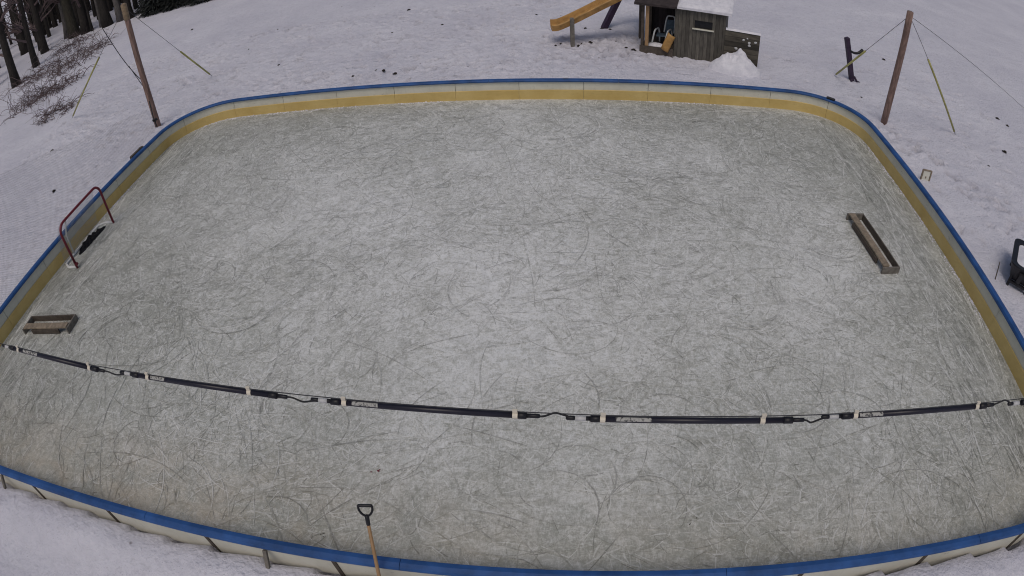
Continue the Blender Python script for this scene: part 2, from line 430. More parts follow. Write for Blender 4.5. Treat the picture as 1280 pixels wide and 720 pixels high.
# ------------------------------------------------------------------ ice with skate marks
mb = MB()
pts = [(p[0] + n[0] * .015, p[1] + n[1] * .015) for p, n in OUT]
mb.add([(x, y, 0) for x, y in pts], [tuple(range(len(pts)))], 0)
rnd = random.Random(11)
def inside(x, y):
    ax, ay = abs(x) - HW + RC + .06, abs(y) - HL + RC + .06
    return math.hypot(max(ax, 0), max(ay, 0)) + min(max(ax, ay), 0) - RC < 0
count = [0]
def mark(x, y, a, L, w, curv, k, wob=0.0):
    n = max(3, min(14, int(L / .16)))
    st = L / n; vs = []; z = .0025 + count[0] * 3.0e-7; count[0] += 1
    dc = rnd.gauss(0, wob)
    P = []
    for i in range(n + 1):
        if not inside(x, y): break
        P.append((x, y, a)); x += math.cos(a) * st; y += math.sin(a) * st; a += (curv + dc * (i - n / 2) / n) * st
    m = len(P)
    if m < 3: return
    for i, (px, py, pa) in enumerate(P):
        ww = w * (.15 + .85 * math.sin(math.pi * min(1, max(0, (i + .25) / (m - .5)))) ** .6) / 2
        vs += [(px - math.sin(pa) * ww, py + math.cos(pa) * ww, z), (px + math.sin(pa) * ww, py - math.cos(pa) * ww, z)]
    mb.add(vs, [(2 * i + 1, 2 * i + 3, 2 * i + 2, 2 * i) for i in range(m - 1)], k)
def rp(): return rnd.uniform(-HW, HW), rnd.uniform(-HL, HL)
def field(x, y):            # local skating direction, so marks gather in sweeps
    return 2.6 * noise.noise((x * .16, y * .16, 1.7)) + .9 * noise.noise((x * .6, y * .6, 9.1))
for _ in range(420):        # broad scraped swaths
    x, y = rp(); a = field(x, y) + rnd.gauss(0, .5)
    mark(x, y, a, rnd.uniform(.6, 2.8), rnd.uniform(.05, .16), rnd.choice((-1, 1)) * rnd.lognormvariate(-.9, .6), rnd.choice((4, 4, 5)), .8)
for _ in range(30000):      # short shavings and nicks
    x, y = rp(); a = field(x, y) + rnd.gauss(0, .8) + (math.pi if rnd.random() < .5 else 0)
    if noise.noise((x * .45, y * .45, 4)) + rnd.uniform(-.6, .6) < (-.25 if y > -2.2 else .08): continue
    k = rnd.choice((3, 3, 3, 2, 2, 2, 1)); mark(x, y, a, rnd.lognormvariate(-1.2, .5), rnd.uniform(.007, .024) * (1.0 if k == 1 else 1.5 if y > -3 else 1.1), rnd.gauss(0, 2.2), k, 3.0)
for _ in range(3200):       # medium strokes
    x, y = rp()
    if y < -2.2 and rnd.random() < .5: continue
    a = field(x, y) + rnd.gauss(0, .7)
    mark(x, y, a, rnd.lognormvariate(-.25, .45), rnd.uniform(.008, .020), rnd.gauss(0, 1.1), rnd.choice((3, 3, 2, 2, 1)), 1.5)
for _ in range(330):        # long clean cuts and turns
    x, y = rp(); a = rnd.uniform(0, 6.283)
    mark(x, y, a, rnd.uniform(.8, 2.6), rnd.uniform(.012, .026), rnd.choice((-1, 1)) * rnd.lognormvariate(-.7, .6), rnd.choice((1, 2, 2)), 1.0)
for _ in range(46):         # tight circles and hockey stops
    x, y = rp(); a = rnd.uniform(0, 6.283); c = rnd.choice((-1, 1)) * rnd.uniform(1.0, 2.2)
    for q in range(rnd.randint(3, 8)): mark(x + rnd.gauss(0, .12), y + rnd.gauss(0, .12), a + rnd.gauss(0, .1), rnd.uniform(.6, 2.0), rnd.uniform(.012, .026), c + rnd.gauss(0, .1), rnd.choice((1, 2, 3)), .3)
for _ in range(1900):       # marks running along the boards at both ends and the right side
    side = rnd.choice((1, 1, -1)); d = abs(rnd.gauss(0, .5)) + .12
    x, y = side * (HW - d), rnd.uniform(-HL + 1, HL - 1)
    mark(x, y, math.pi / 2 + rnd.gauss(0, .15), rnd.uniform(.4, 1.6), rnd.uniform(.014, .040), rnd.gauss(0, .2), rnd.choice((1, 1, 2, 2, 3)), .5)
ice = mb.build('ice', [M['ice'], M['ice_cut'], M['ice_cut_soft'], M['ice_shaving'], M['ice_swath'], M['ice_scrape']])
ice.location = (CX, CY, 0); ice.rotation_euler = (0, 0, YAW)
tag(ice, kind='structure')

# crumbs of snow along the foot of the boards
mb = MB()
for _ in range(5200):
    s = rnd.uniform(0, PER); p, n = at_s(s); d = -abs(rnd.gauss(0, .07)) - .045
    c = rw(p[0] + n[0] * d, p[1] + n[1] * d, 0.004); r = rnd.uniform(.006, .026) * (1.6 if rnd.random() < .08 else 1)
    if noise.noise((s * .55, 3.3, 0)) + rnd.gauss(0, .12) < .05: continue
    vs = [c + Vector((math.cos(a) * r * rnd.uniform(.6, 1.3), math.sin(a) * r * rnd.uniform(.6, 1.3), 0)) for a in (0, 1.26, 2.5, 3.8, 5)]
    vs.append(c + Vector((0, 0, r * rnd.uniform(.5, 1))))
    mb.add(vs, [(i, (i + 1) % 5, 5) for i in range(5)])
tag(mb.build('snow_crumbs', M['snow_clean']), kind='stuff')

# ------------------------------------------------------------------ rink boards
o = rw(0, -HL)
rb = thing('rink_boards', 'low white rink boards with yellow kick plate and blue cap rail all round the ice', 'rink boards', rw(0, -HL))
NP = 36; pw = PER / NP
S0 = .55
for i in range(NP):
    a, b_ = S0 + i * pw, S0 + (i + 1) * pw - .012
    mb = MB(); sweep(mb, a, b_, [(0, .02), (.04, .02), (.04, .515), (0, .515)])
    pan = mb.build('board_panel', M['panel'], rb)
    mb = MB(); sweep(mb, a + .003, b_ + .009, [(-.028, -.004), (-.0025, -.004), (-.0025, .27), (-.012, .277), (-.028, .27)])
    mb.build('kick_plate', M['yellow'], pan)
    mb = MB(); sweep(mb, b_ - .02, b_ + .032, [(.041, .02), (.055, .02), (.055, .51), (.041, .51)]); mb.build('joint_strip', M['wood_dark'], pan)
    if i % 3 == 0:
        mb = MB(); p, n = at_s(a + pw * .5)
        q = lambda off, z: rw(p[0] + n[0] * off, p[1] + n[1] * off, z)
        mb.beam(q(.075, .47), q(.36, .02), .05, .04); mb.build('brace', M['wood_grey'], pan)
mb = MB()
capp = [(-.045, .515), (-.052, .545), (-.035, .578), (.02, .588), (.075, .578), (.092, .545), (.085, .515)]
for i in range(NP // 2):
    a = S0 + i * 2 * pw + .8
    sweep(mb, a, a + 2 * pw - .006, [(x, z + .001) for x, z in capp])
mb.build('cap_rail', M['blue'], rb, smooth=False)
# ------------------------------------------------------------------ hockey goal
G0, G1 = Vector((-9.91, 9.60, 0)), Vector((-9.72, 11.36, 0))
gd = (G1 - G0).normalized(); gn = Vector((-gd.y, gd.x, 0))        # gn points away from the ice (to the boards)
goal = thing('hockey_goal', 'red hockey goal frame with worn net standing against the left boards', 'hockey goal', (G0 + G1) / 2)
HG = 1.15; rc = .22; path = [G0 + Vector((0, 0, .0))]
for a in range(0, 7):
    t = math.pi / 2 * a / 6; path.append(G0 + gd * (rc - rc * math.cos(t)) + Vector((0, 0, HG - rc + rc * math.sin(t))))
for a in range(0, 7):
    t = math.pi / 2 * a / 6; path.append(G1 - gd * (rc - rc * math.sin(t)) + Vector((0, 0, HG - rc + rc * math.cos(t))))
path.append(G1)
mb = MB(); mb.tube(path, .033, 10); mb.build('goal_frame', M['red'], goal, smooth=True)
mb = MB(); dp = .50
base = [G0 + Vector((0, 0, .03)), G0 + gn * dp + Vector((0, 0, .03)), G1 + gn * dp + Vector((0, 0, .03)), G1 + Vector((0, 0, .03))]
base = [G0 + Vector((0, 0, .03)), G0 + gn * .30 + gd * .0 + Vector((0, 0, .03)), G0 + gn * dp + gd * .12 + Vector((0, 0, .03)), G1 + gn * dp - gd * .12 + Vector((0, 0, .03)), G1 + gn * .3 + Vector((0, 0, .03)), G1 + Vector((0, 0, .03))]
mb.tube(base, .036, 8); mb.build('base_frame', M['white_pipe'], goal, smooth=True)
mb = MB(); mid = G0 + gd * .5
mb.tube([mid + gn * .02 + Vector((0, 0, HG)), mid + gn * .2 + Vector((0, 0, HG - .05)), mid + gn * (dp - .05) + Vector((0, 0, .6)), mid + gn * dp + Vector((0, 0, .03))], .022, 8)
mb.build('back_brace', M['white_pipe'], goal, smooth=True)
mb = MB(); nU, nV = 14, 10
for i in range(nU + 1):
    for j in range(nV + 1):
        u, vv = i / nU, j / nV
        p = G0.lerp(G1, .04 + .92 * u) + gn * (dp * (vv ** .6) * .97) + Vector((0, 0, (HG - .02) * (1 - vv) ** .9 + .04))
        p += gn * .03 * math.sin(u * 9) + Vector((0, 0, -.03 * math.sin(u * math.pi)))
        mb.v.append(tuple(p))
for i in range(nU):
    for j in range(nV): q = i * (nV + 1) + j; mb.f.append((q, q + nV + 1, q + nV + 2, q + 1)); mb.mi.append(0)
nn = mb.build('net', M['goal_net'], goal)
add_uv(nn, lambda co, k: ((k // (nV + 1)) / nU * 1.75, (k % (nV + 1)) / nV * 1.4))
mb = MB(); mb.box(G0 + Vector((.0, 0, .12)) - gn * .045, (.05, .07, .06)); mb.build('net_hook', M['red'], goal)
# black heap of netting along the goal line
hp = thing('netting_heap', 'black crumpled netting heaped on the ice inside the red goal', 'netting', (-10.0, 10.6, 0))
mb = MB(); A = Vector((-10.16, 10.12, 0)); B = Vector((-9.93, 11.24, 0)); m_, n_ = 34, 10; vs = []; fs = []
for i in range(m_ + 1):
    t = i / m_; c = A.lerp(B, t) + gn * (.0 + .10 * math.sin(t * math.pi)); prof = math.sin(math.pi * min(1, max(.03, t * .96 + .02))) ** .6
    for j in range(n_ + 1):
        w = j / n_ * 2 - 1
        hgt = .13 * prof * (1 - w * w) * (.7 + .9 * noise.noise((i * .45, j * .7, 2)))
        vs.append(c + gn * w * (.17 * prof + .03 * noise.noise((i * .6, w * 2, 8))) + Vector((0, 0, max(.003, hgt))))
for i in range(m_):
    for j in range(n_): q = i * (n_ + 1) + j; fs.append((q, q + 1, q + n_ + 2, q + n_ + 1))
mb.add(vs, fs); mb.build('netting', M['bag'], hp)

# ------------------------------------------------------------------ wooden pond goals
def pond_goal(c, ang, L, D, label, front=1):
    """low box of boards: wide board along the top of the front, slotted front below it, back board, two ends"""
    ex = Vector((math.cos(ang), math.sin(ang), 0)); ey = Vector((-ex.y, ex.x, 0)) * front; c = Vector(c)
    t = thing('pond_hockey_goal', label, 'pond goal', c)
    q = lambda x, y, z: c + ex * x + ey * y + Vector((0, 0, z))
    H_ = .14
    mb = MB(); mb.beam(q(-L / 2 + .045, -D / 2 + .095, H_ + .016), q(L / 2 - .045, -D / 2 + .095, H_ + .016), .15, .036, bev=.004); mb.build('top_board', M['wood'], t)
    mb = MB(); mb.beam(q(-L / 2 + .30, -D / 2 + .02, H_ * .5), q(L / 2 - .30, -D / 2 + .02, H_ * .5), .038, H_ - .03, bev=.004); mb.build('front_board', M['wood_dark'], t)
    mb = MB(); mb.beam(q(-L / 2 + .04, D / 2 - .016, H_ * .5), q(L / 2 - .04, D / 2 - .016, H_ * .5), .032, H_, bev=.004); mb.build('back_board', M['wood_dark'], t)
    for s_ in (-1, 1):
        mb = MB(); mb.beam(q(s_ * (L / 2 - .02), -D / 2, H_ * .5 + .004), q(s_ * (L / 2 - .02), D / 2, H_ * .5 + .004), .04, H_ + .01, bev=.004); mb.build('end_board', M['wood_grey'], t)
    return t
# right frame: long axis from (7.1,9.3) to (7.0,7.5)
pond_goal((7.10, 8.40, 0), math.atan2(-1.86, -.10) + math.pi, 1.80, .42, 'long low box of grey and brown boards near the right boards', front=-1)
pond_goal((-9.53, 7.60, 0), math.atan2(-.045, 1.45), 1.50, .44, 'short dark brown box of boards by the left boards above the light string', front=1)

# ------------------------------------------------------------------ string of tube lights
WP = [(-8.2, 4.25), (-5.6, 4.06), (-4.071, 4.022), (-3.154, 3.962), (-2.6, 3.955), (-1.5, 3.945), (-.4, 3.950), (.6, 3.955), (1.65, 3.975), (2.95, 4.03), (4.3, 4.09), (7.6, 4.30)]
def wy(x): return 2.135 - .1585 * x
def wz(x):
    for (a, za), (b_, zb) in zip(WP, WP[1:]):
        if a <= x <= b_: return za + (zb - za) * (x - a) / (b_ - a)
    return WP[0][1] if x < WP[0][0] else WP[-1][1]
mb = MB(); mb.tube([(x, wy(x), z) for x, z in WP], .0035, 6)
tag(mb.build('support_wire', M['wire'], origin=(0, wy(0), wz(0))), 'thin steel wire carrying the black tube lights across the rink', 'wire')
def tube_light(x0, x1, zc, clips, stick, label, lead=None, nub0=True, nub1=True):
    z0, z1 = zc
    P = lambda x, dz=0, dy=0: Vector((x, wy(x) + dy, z0 + (z1 - z0) * (x - x0) / (x1 - x0) + dz))
    t = thing('tube_light', label, 'tube light', P((x0 + x1) / 2), 'black tube lights strung on a wire over the ice')
    mb = MB(); mb.tube([P(x0 + .05), P(x1 - .06)], .0185, 14); body = mb.build('light_body', M['black2'], t, smooth=True)
    for e, d in ((x0, 1), (x1, -1)):
        mb = MB(); mb.tube([P(e + d * .075), P(e + d * .074), P(e + d * .02), P(e + d * .018)], [.0185, .0212, .0212, .012], 14); mb.tube([P(e + d * .03), P(e - d * .05), P(e - d * .055)], [.0135, .0125, .006], 12)
        mb.build('end_cap', M['black'], t, smooth=True)
    mb = MB(); mb.tube([P(x0 - .062), P(x0 - .005)], .0142, 12); mb.build('grey_collar', M['grey_tape'], t, smooth=True)
    mb = MB(); mb.tube([P(x0 - .115), P(x0 - .11), P(x0 - .068), P(x0 - .064)], [.006, .0125, .0135, .009], 10); mb.build('plug', M['black'], t, smooth=True)
    for cx_ in clips:
        mb = MB(); c = P(cx_); zt = wz(cx_)
        ring = [c + Vector((0, math.cos(a) * .023, math.sin(a) * .023)) for a in np.linspace(.3, 2 * math.pi + .3, 15)]
        mb.tube([c - Vector((.0145, -.1585 * .0145, 0)), c + Vector((.0145, -.1585 * .0145, 0))], .0222, 12)
        mb.box((cx_, wy(cx_), (c.z + .015 + zt + .012) / 2), (.028, .014, max(.03, zt + .012 - c.z - .01)), rz=math.atan(-.1585))
        mb.build('clip', M['white_clip'], t)
    if stick:
        mb = MB(); a, b_ = stick; vs = []; fs = []
        mats = 0
        for i, x in enumerate((a, b_)):
            for th in np.linspace(math.pi * .50, math.pi * .92, 8):   # wraps the side that faces the house and up
                c = P(x); vs.append(c + Vector((0, math.cos(th) * .0193, math.sin(th) * .0193)))
        fs = [(j, j + 1, 8 + j + 1, 8 + j) for j in range(7)]
        mb.add(vs, fs); mb.build('sticker', M['sticker'], t)
    if lead:
        mb = MB(); mb.tube(smooth_path([Vector(q) for q in lead], 5), .0058, 8); mb.build('power_lead', M['wire_black'], t, smooth=True)
    return t
def smooth_path(P, k):
    out = []
    for i in range(len(P) - 1):
        p0, p1, p2, p3 = P[max(i - 1, 0)], P[i], P[i + 1], P[min(i + 2, len(P) - 1)]
        for j in range(k):
            t = j / k
            out.append(.5 * ((2 * p1) + (-p0 + p2) * t + (2 * p0 - 5 * p1 + 4 * p2 - p3) * t * t + (-p0 + 3 * p1 - 3 * p2 + p3) * t ** 3))
    return out + [P[-1]]
def lp(x, dz): return (x, wy(x), dz)
tube_light(-4.22, -3.05, (4.004, 3.918), (-4.075, -3.154), (-4.0, -3.80), 'leftmost tube light ending near the left boards, its lead hanging slack',
           [lp(-3.01, 3.917), lp(-2.96, 3.915), lp(-2.88, 3.895), lp(-2.80, 3.910), lp(-2.75, 3.926)])
tube_light(-2.70, -1.46, (3.930, 3.910), (-2.53, -1.676), (-2.50, -2.37), 'second tube light from the left, its lead hanging down at the right end',
           [lp(-1.42, 3.911), lp(-1.37, 3.908), lp(-1.31, 3.880), lp(-1.25, 3.895), lp(-1.17, 3.912)])
tube_light(-1.13, .052, (3.914, 3.922), (-1.023, -.030), (-.975, -.815), 'third tube light from the left, its lead arching upward at the right end',
           [lp(.09, 3.918), lp(.13, 3.925), lp(.185, 3.957), lp(.23, 3.945), lp(.28, 3.922)])
tube_light(.36, 1.55, (3.921, 3.931), (.446, 1.345), (.515, .71), 'fourth tube light from the left, its lead sagging down at the right end',
           [lp(1.585, 3.930), lp(1.62, 3.925), lp(1.655, 3.905), lp(1.69, 3.925), lp(1.74, 3.955)])
tube_light(1.82, 2.955, (3.958, 4.000), (1.925, 2.850), (1.95, 2.11), 'fifth tube light from the left, tilting up to the right, its lead arching upward',
           [lp(2.99, 4.001), lp(3.03, 4.012), lp(3.085, 4.040), lp(3.13, 4.025), lp(3.19, 3.998)])
tube_light(3.26, 4.45, (4.002, 4.05), (3.36, 4.30), None, 'rightmost tube light, only its near end showing over the right boards')

# ------------------------------------------------------------------ shovel
T0 = Vector((-1.586, 3.055, 1.40)); B0 = Vector((-1.6, 2.69, .69)); dv = (B0 - T0).normalized()
foot = T0 + dv * ((T0.z - .12) / -dv.z)
sh = thing('snow_shovel', 'wooden handled shovel with black grip leaning on the near boards', 'shovel', (foot.x, foot.y, gz(foot.x, foot.y)))
sx = Vector((1, 0, 0)); sx = (sx - dv * sx.dot(dv)).normalized(); sy = dv.cross(sx)
mb = MB(); mb.tube([T0 + dv * .20, T0 + dv * .9, foot - dv * .25], [.0185, .021, .020], 12); mb.build('shaft', M['wood_tan'], sh, smooth=True)
mb = MB()
mb.tube([T0 - sx * .073, T0 - sx * .06, T0 + sx * .06, T0 + sx * .073], [.014, .017, .017, .014], 10)
for s_ in (-1, 1):
    mb.tube(smooth_path([T0 + sx * s_ * .070, T0 + sx * s_ * .070 + dv * .05, T0 + sx * s_ * .045 + dv * .10, T0 + dv * .135], 4), .0125, 8)
mb.tube([T0 + dv * .115, T0 + dv * .14, T0 + dv * .235, T0 + dv * .24], [.018, .024, .022, .015], 12)
mb.build('grip', M['black'], sh, smooth=True)
mb = MB(); vs = []; nb = 9
for i in range(nb):
    for j in range(nb):
        u, w = i / (nb - 1) * 2 - 1, j / (nb - 1)
        vs.append(foot - dv * .32 + dv * (.38 * w) + sx * u * .19 - sy * (.05 * (u * u) + .02 * w * w - .03))
fs = [(i * nb + j, i * nb + j + 1, (i + 1) * nb + j + 1, (i + 1) * nb + j) for i in range(nb - 1) for j in range(nb - 1)]
mb.add(vs, fs); bl = mb.build('blade', M['black'], sh, smooth=True)
sd_ = bl.modifiers.new('thick', 'SOLIDIFY'); sd_.thickness = .006

# ------------------------------------------------------------------ guyed poles
def guyed(name, base, top, r0, r1, guys, label, topmat=None):
    base, top = Vector(base), Vector(top); base.z = gz(base.x, base.y) - .05
    t = thing(name, label, 'pole', base)
    mb = MB(); n = 9; P = []; 
    for i in range(n + 1):
        u = i / n; P.append(base.lerp(top, u) + Vector((noise.noise((u * 2.1, 3, base.x)) * .03, noise.noise((u * 2.3, 7, base.y)) * .03, 0)) * math.sin(math.pi * u))
    mb.tube(P, [r0 + (r1 - r0) * i / n for i in range(n + 1)], 12); mb.build('pole_shaft', M['pole'], t, smooth=True)
    if topmat:
        d = (top - base).normalized()
        mb = MB(); mb.tube([top - d * .55, top - d * .5, top - d * .02, top + d * .02], [r1 + .006, r1 + .016, r1 + .016, r1 * .6], 12); mb.build('pole_cap', topmat, t, smooth=True)
    for anchor, f in guys:
        an = Vector(anchor); an.z = gz(an.x, an.y) - .02; hi = base.lerp(top, .97)
        mb = MB(); mb.tube([an, hi], .0075, 6); gw = mb.build('guy_wire', M['wire'], t)
        if f:
            mb = MB(); mb.tube([an.lerp(hi, .03), an.lerp(hi, f * .5), an.lerp(hi, f)], .034, 8); mb.build('wire_guard', M['yellow_guard'], gw, smooth=True)
    return t
guyed('wooden_pole', (-11.22, 17.25, 0), (-11.1, 17.02, 4.46), .112, .092, [((-17.62, 20.54, 0), .62), ((-10.85, 21.46, 0), .40)],
      'tall brown wooden pole outside the far left corner, its pale top showing', M['pole_top'])
guyed('wooden_pole', (11.04, 14.12, 0), (10.73, 13.49, 3.60), .108, .098, [((13.66, 13.58, 0), .66), ((11.2, 17.64, 0), .46), ((20.2, 15.10, 0), 0)],
      'reddish brown wooden pole outside the far right corner')
# ropes from the left pole to the net and the boards
mb = MB()
mb.tube(smooth_path([Vector(q) for q in [(-11.16, 17.08, 1.75), (-11.55, 17.35, 1.95), (-12.3, 17.9, 2.55), (-13.4, 18.8, 3.6)]], 6), .016, 6)
mb.tube([(-11.17, 17.1, 1.40), (-11.9, 17.6, 2.25)], .014, 6)
tag(mb.build('rope', M['wire_black'], origin=(-11.16, 17.08, 1.75)), 'dark rope tied to the tall left pole and stretched away from the rink', 'rope')
mb = MB(); mb.tube([(-11.14, 17.05, 1.02), (-10.78, 16.45, .62), (-10.72, 16.40, .30)], .02, 6); mb.tube([(-10.78, 16.45, .62), (-10.55, 16.15, .60)], .02, 6)
mb.box((-10.62, 16.25, .63), (.16, .10, .06), rz=.8)
tag(mb.build('strap', M['wire_black'], origin=(-11.14, 17.05, 1.02)), 'dark strap running from foot of the left pole to the blue rail', 'strap')
# safety net down the left end
nb_, nv_ = 40, 8; mb = MB(); vs = []
N0, N1 = Vector((-11.2, 17.05, 0)), Vector((-11.9, 4.5, 0))
for i in range(nb_ + 1):
    u = i / nb_; p = N0.lerp(N1, u); h = .75 + 2.3 * min(1, u * 1.6) - .25 * math.sin(u * math.pi)
    for j in range(nv_ + 1):
        w = j / nv_; vs.append(p + Vector((-.35 * math.sin(w * 1.5) * math.sin(u * math.pi) + .05 * math.sin(u * 21 + w * 3), 0, .02 + h * w)))
mb.add(vs, [(i * (nv_ + 1) + j, (i + 1) * (nv_ + 1) + j, (i + 1) * (nv_ + 1) + j + 1, i * (nv_ + 1) + j + 1) for i in range(nb_) for j in range(nv_)])
nt_ = mb.build('safety_net', M['net'], origin=N0)
add_uv(nt_, lambda co, k: ((k // (nv_ + 1)) / nb_ * 12.5 + co.z, k // (nv_ + 1) / nb_ * 12.5 - co.z))
tag(nt_, 'thin grey safety net hanging outside the left boards behind the goal', 'net')
mb = MB()
p, n = at_s(_cum[0] + PER * .0); 
mb.beam((-10.75, 14.2, .02), (-10.33, 14.55, .50), .10, .06); mb.box((-10.36, 14.35, .46), (.62, .10, .09), rz=1.42)
tag(mb.build('brace_block', M['wood_dark'], origin=(-10.5, 14.4, 0)), 'dark wooden brace wedged behind the blue rail above the goal', 'brace')

# ------------------------------------------------------------------ purple post with hook
pp = thing('steel_post', 'short dark purple post with curved black hook beyond the far right corner', 'post', (11.74, 17.31, 0))
mb = MB(); mb.beam((11.74, 17.31, -.05), (11.25, 17.31, 1.50), .17, .15, bev=.01); mb.build('post_body', M['purple'], pp)
mb = MB(); mb.tube(smooth_path([Vector(q) for q in [(11.38, 17.25, 1.10), (11.56, 17.22, 1.02), (11.74, 17.2, 1.04), (11.90, 17.2, 1.16)]], 5), [.03 + .0022 * i for i in range(16)], 8); mb.build('hook', M['black'], pp, smooth=True)
mb = MB(); mb.beam((11.75, 17.25, .10), (11.60, 17.15, .0), .07, .06); mb.beam((11.76, 17.25, .16), (11.86, 17.15, .0), .06, .06); mb.tube([(11.84, 17.15, .04), (11.92, 17.08, .03)], .02, 6); mb.build('foot', M['purple'], pp)

# ------------------------------------------------------------------ play tower with slide
pt_ = thing('play_tower', 'orange yellow slide on a wooden post with dark tower legs beyond the far boards', 'play set', (4.6, 21.4, 0))
mb = MB(); prof = [(-.38, .16), (-.36, .19), (-.31, .17), (-.27, .03), (-.12, .0), (.12, .0), (.27, .03), (.31, .17), (.36, .19), (.38, .16), (.32, -.05), (0, -.08), (-.32, -.05)]
sl = smooth_path([Vector(q) for q in [(1.90, 20.42, .60), (2.15, 20.42, .62), (2.7, 20.42, .86), (3.5, 20.42, 1.27), (4.9, 20.42, 2.0)]], 5); vs = []; n = len(prof)
for p in sl:
    for a, h in prof: vs.append(p + Vector((-.0, a, h)))
fs = [(i * n + j, i * n + (j + 1) % n, (i + 1) * n + (j + 1) % n, (i + 1) * n + j) for i in range(len(sl) - 1) for j in range(n)]
fs += [tuple(range(n - 1, -1, -1)), tuple(range((len(sl) - 1) * n, len(sl) * n))]
mb.add(vs, fs); mb.build('slide', M['slide'], pt_, smooth=False)
mb = MB(); mb.beam((2.56, 20.0, -.05), (2.55, 20.0, 1.02), .21, .13, bev=.01); mb.build('support_post', M['wood_grey'], pt_)
mb = MB(); mb.beam((4.0, 22.2, -.05), (5.0, 22.4, 1.98), .22, .2, bev=.01); mb.build('leg', M['purple'], pt_)
for q in ((6.3, 22.4), (5.1, 20.9), (6.3, 20.9)):
    mb = MB(); mb.beam((*q, -.05), (*q, 1.98), .14, .14); mb.build('leg', M['wood_dark'], pt_)
mb = MB(); mb.box((5.65, 21.6, 2.03), (1.5, 1.9, .1)); mb.build('platform', M['wood_dark'], pt_)
# ------------------------------------------------------------------ playhouse
A0 = Vector((4.72, 19.29, 0)); U = Vector((.9129, -.4081, 0)); Nn = Vector((.4081, .9129, 0))
RZ = math.atan2(U.y, U.x)
ph = bpy.data.objects.new('playhouse', None); COL.objects.link(ph); ph.location = A0; ph.rotation_euler = (0, 0, RZ); ALL.append(ph)
ph['_o'] = (0, 0, 0)
tag(ph, 'weathered grey plank playhouse with open porch and snow on its roof', 'playhouse')
def wall_with_hole(x0, x1, z0, z1, y, th, hx0, hx1, hz0, hz1):
    mb = MB()
    for a, b_, c, d in ((x0, hx0, z0, z1), (hx1, x1, z0, z1), (hx0, hx1, z0, hz0), (hx0, hx1, hz1, z1)):
        mb.box(((a + b_) / 2, y, (c + d) / 2), (b_ - a, th, d - c))
    return mb
wall_with_hole(1.08, 2.72, -.05, 1.70, .03, .06, 1.72, 2.30, 1.10, 1.36).build('front_wall', M['plank_v'], ph)
mb = MB(); mb.box((2.01, -.015, 1.075), (.70, .10, .035)); wf = mb.build('window', M['cream'], ph); wf['label'] = 'pale sill of the small dark window'
mb = MB(); mb.box((2.01, .05, 1.23), (.58, .01, .26)); mb.build('pane', M['black'], wf)
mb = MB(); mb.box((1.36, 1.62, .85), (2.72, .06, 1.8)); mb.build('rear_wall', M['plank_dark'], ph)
mb = MB(); mb.box((2.69, .83, .825), (.06, 1.52, 1.75)); mb.build('end_wall', M['plank_v'], ph)
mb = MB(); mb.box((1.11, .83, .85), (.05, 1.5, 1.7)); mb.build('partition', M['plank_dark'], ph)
mb = MB(); mb.box((.53, .72, .20), (1.06, 1.70, .06)); mb.box((.53, -.12, .13), (1.10, .05, .32)); mb.build('porch_floor', M['wood_dark'], ph)
mb = MB(); mb.box((.20, -.06, .95), (.11, .10, 1.55)); mb.build('porch_post', M['wood_tan'], ph)
mb = MB(); mb.box((.04, .0, .95), (.09, .10, 1.55)); mb.build('porch_post', M['wood_dark'], ph)
mb = MB(); mb.box((.04, 1.5, .95), (.09, .10, 1.55)); mb.build('porch_post', M['wood_dark'], ph)
mb = MB(); mb.add([(-.2, -.30, 1.72), (1.15, -.30, 1.72), (1.15, 1.85, 2.35), (-.2, 1.85, 2.35), (-.2, -.30, 1.79), (1.15, -.30, 1.79), (1.15, 1.85, 2.42), (-.2, 1.85, 2.42)], [(3, 2, 1, 0), (4, 5, 6, 7), (0, 1, 5, 4), (1, 2, 6, 5), (2, 3, 7, 6), (3, 0, 4, 7)]); mb.build('porch_roof', M['shingle'], ph)
mb = MB(); vs = []; nx_, ny_ = 16, 12
for i in range(nx_ + 1):
    for j in range(ny_ + 1):
        x = 1.153 + 1.75 * i / nx_; y = -.14 + 2.0 * j / ny_
        e = min(i, nx_ - i, j, ny_ - j); vs.append((x, y, 1.72 + (y + .14) * .29 + (.06 if e == 0 else .11 + .02 * noise.noise((x * 3, y * 3, 1)))))
nT = len(vs)
fs = [(i * (ny_ + 1) + j, (i + 1) * (ny_ + 1) + j, (i + 1) * (ny_ + 1) + j + 1, i * (ny_ + 1) + j + 1) for i in range(nx_) for j in range(ny_)]
mb.add(vs, fs)
lo = [(1.153, -.14, 1.70), (2.903, -.14, 1.70), (2.903, 1.86, 2.28), (1.153, 1.86, 2.28)]
k0 = [0, nx_ * (ny_ + 1), nx_ * (ny_ + 1) + ny_, ny_]
mb.add(lo, [(3, 2, 1, 0)]); L0 = nT
rim = [[i * (ny_ + 1) for i in range(nx_ + 1)], [nx_ * (ny_ + 1) + j for j in range(ny_ + 1)], [i * (ny_ + 1) + ny_ for i in range(nx_, -1, -1)], [j for j in range(ny_, -1, -1)]]
for q in range(4):
    mb.f.append(tuple([L0 + q, L0 + (q + 1) % 4] + rim[q][::-1])); mb.mi.append(0)
rf = mb.build('roof', M['snow_clean'], ph); rf['label'] = 'snow-covered roof'
mb = MB(); mb.box((3.29, -.02, .60), (1.13, .10, 1.22)); sw = mb.build('side_wall', M['plank_h'], ph); sw['label'] = 'low side wall of dark level planks'
for k in range(6):
    x = rnd.uniform(2.85, 3.75); z = rnd.uniform(.5, 1.1); r = rnd.uniform(.025, .05)
    mb = MB(); mb.add([(x + math.cos(a) * r * rnd.uniform(.8, 1.5), -.074 - .02 * (rnd.random()), z + math.sin(a) * r) for a in np.linspace(0, 5.4, 7)] + [(x, -.10, z)], [(i, (i + 1) % 7, 7) for i in range(7)]); mb.build('snow_dab', M['grey_tape'], sw)
mb = MB(); vs = []
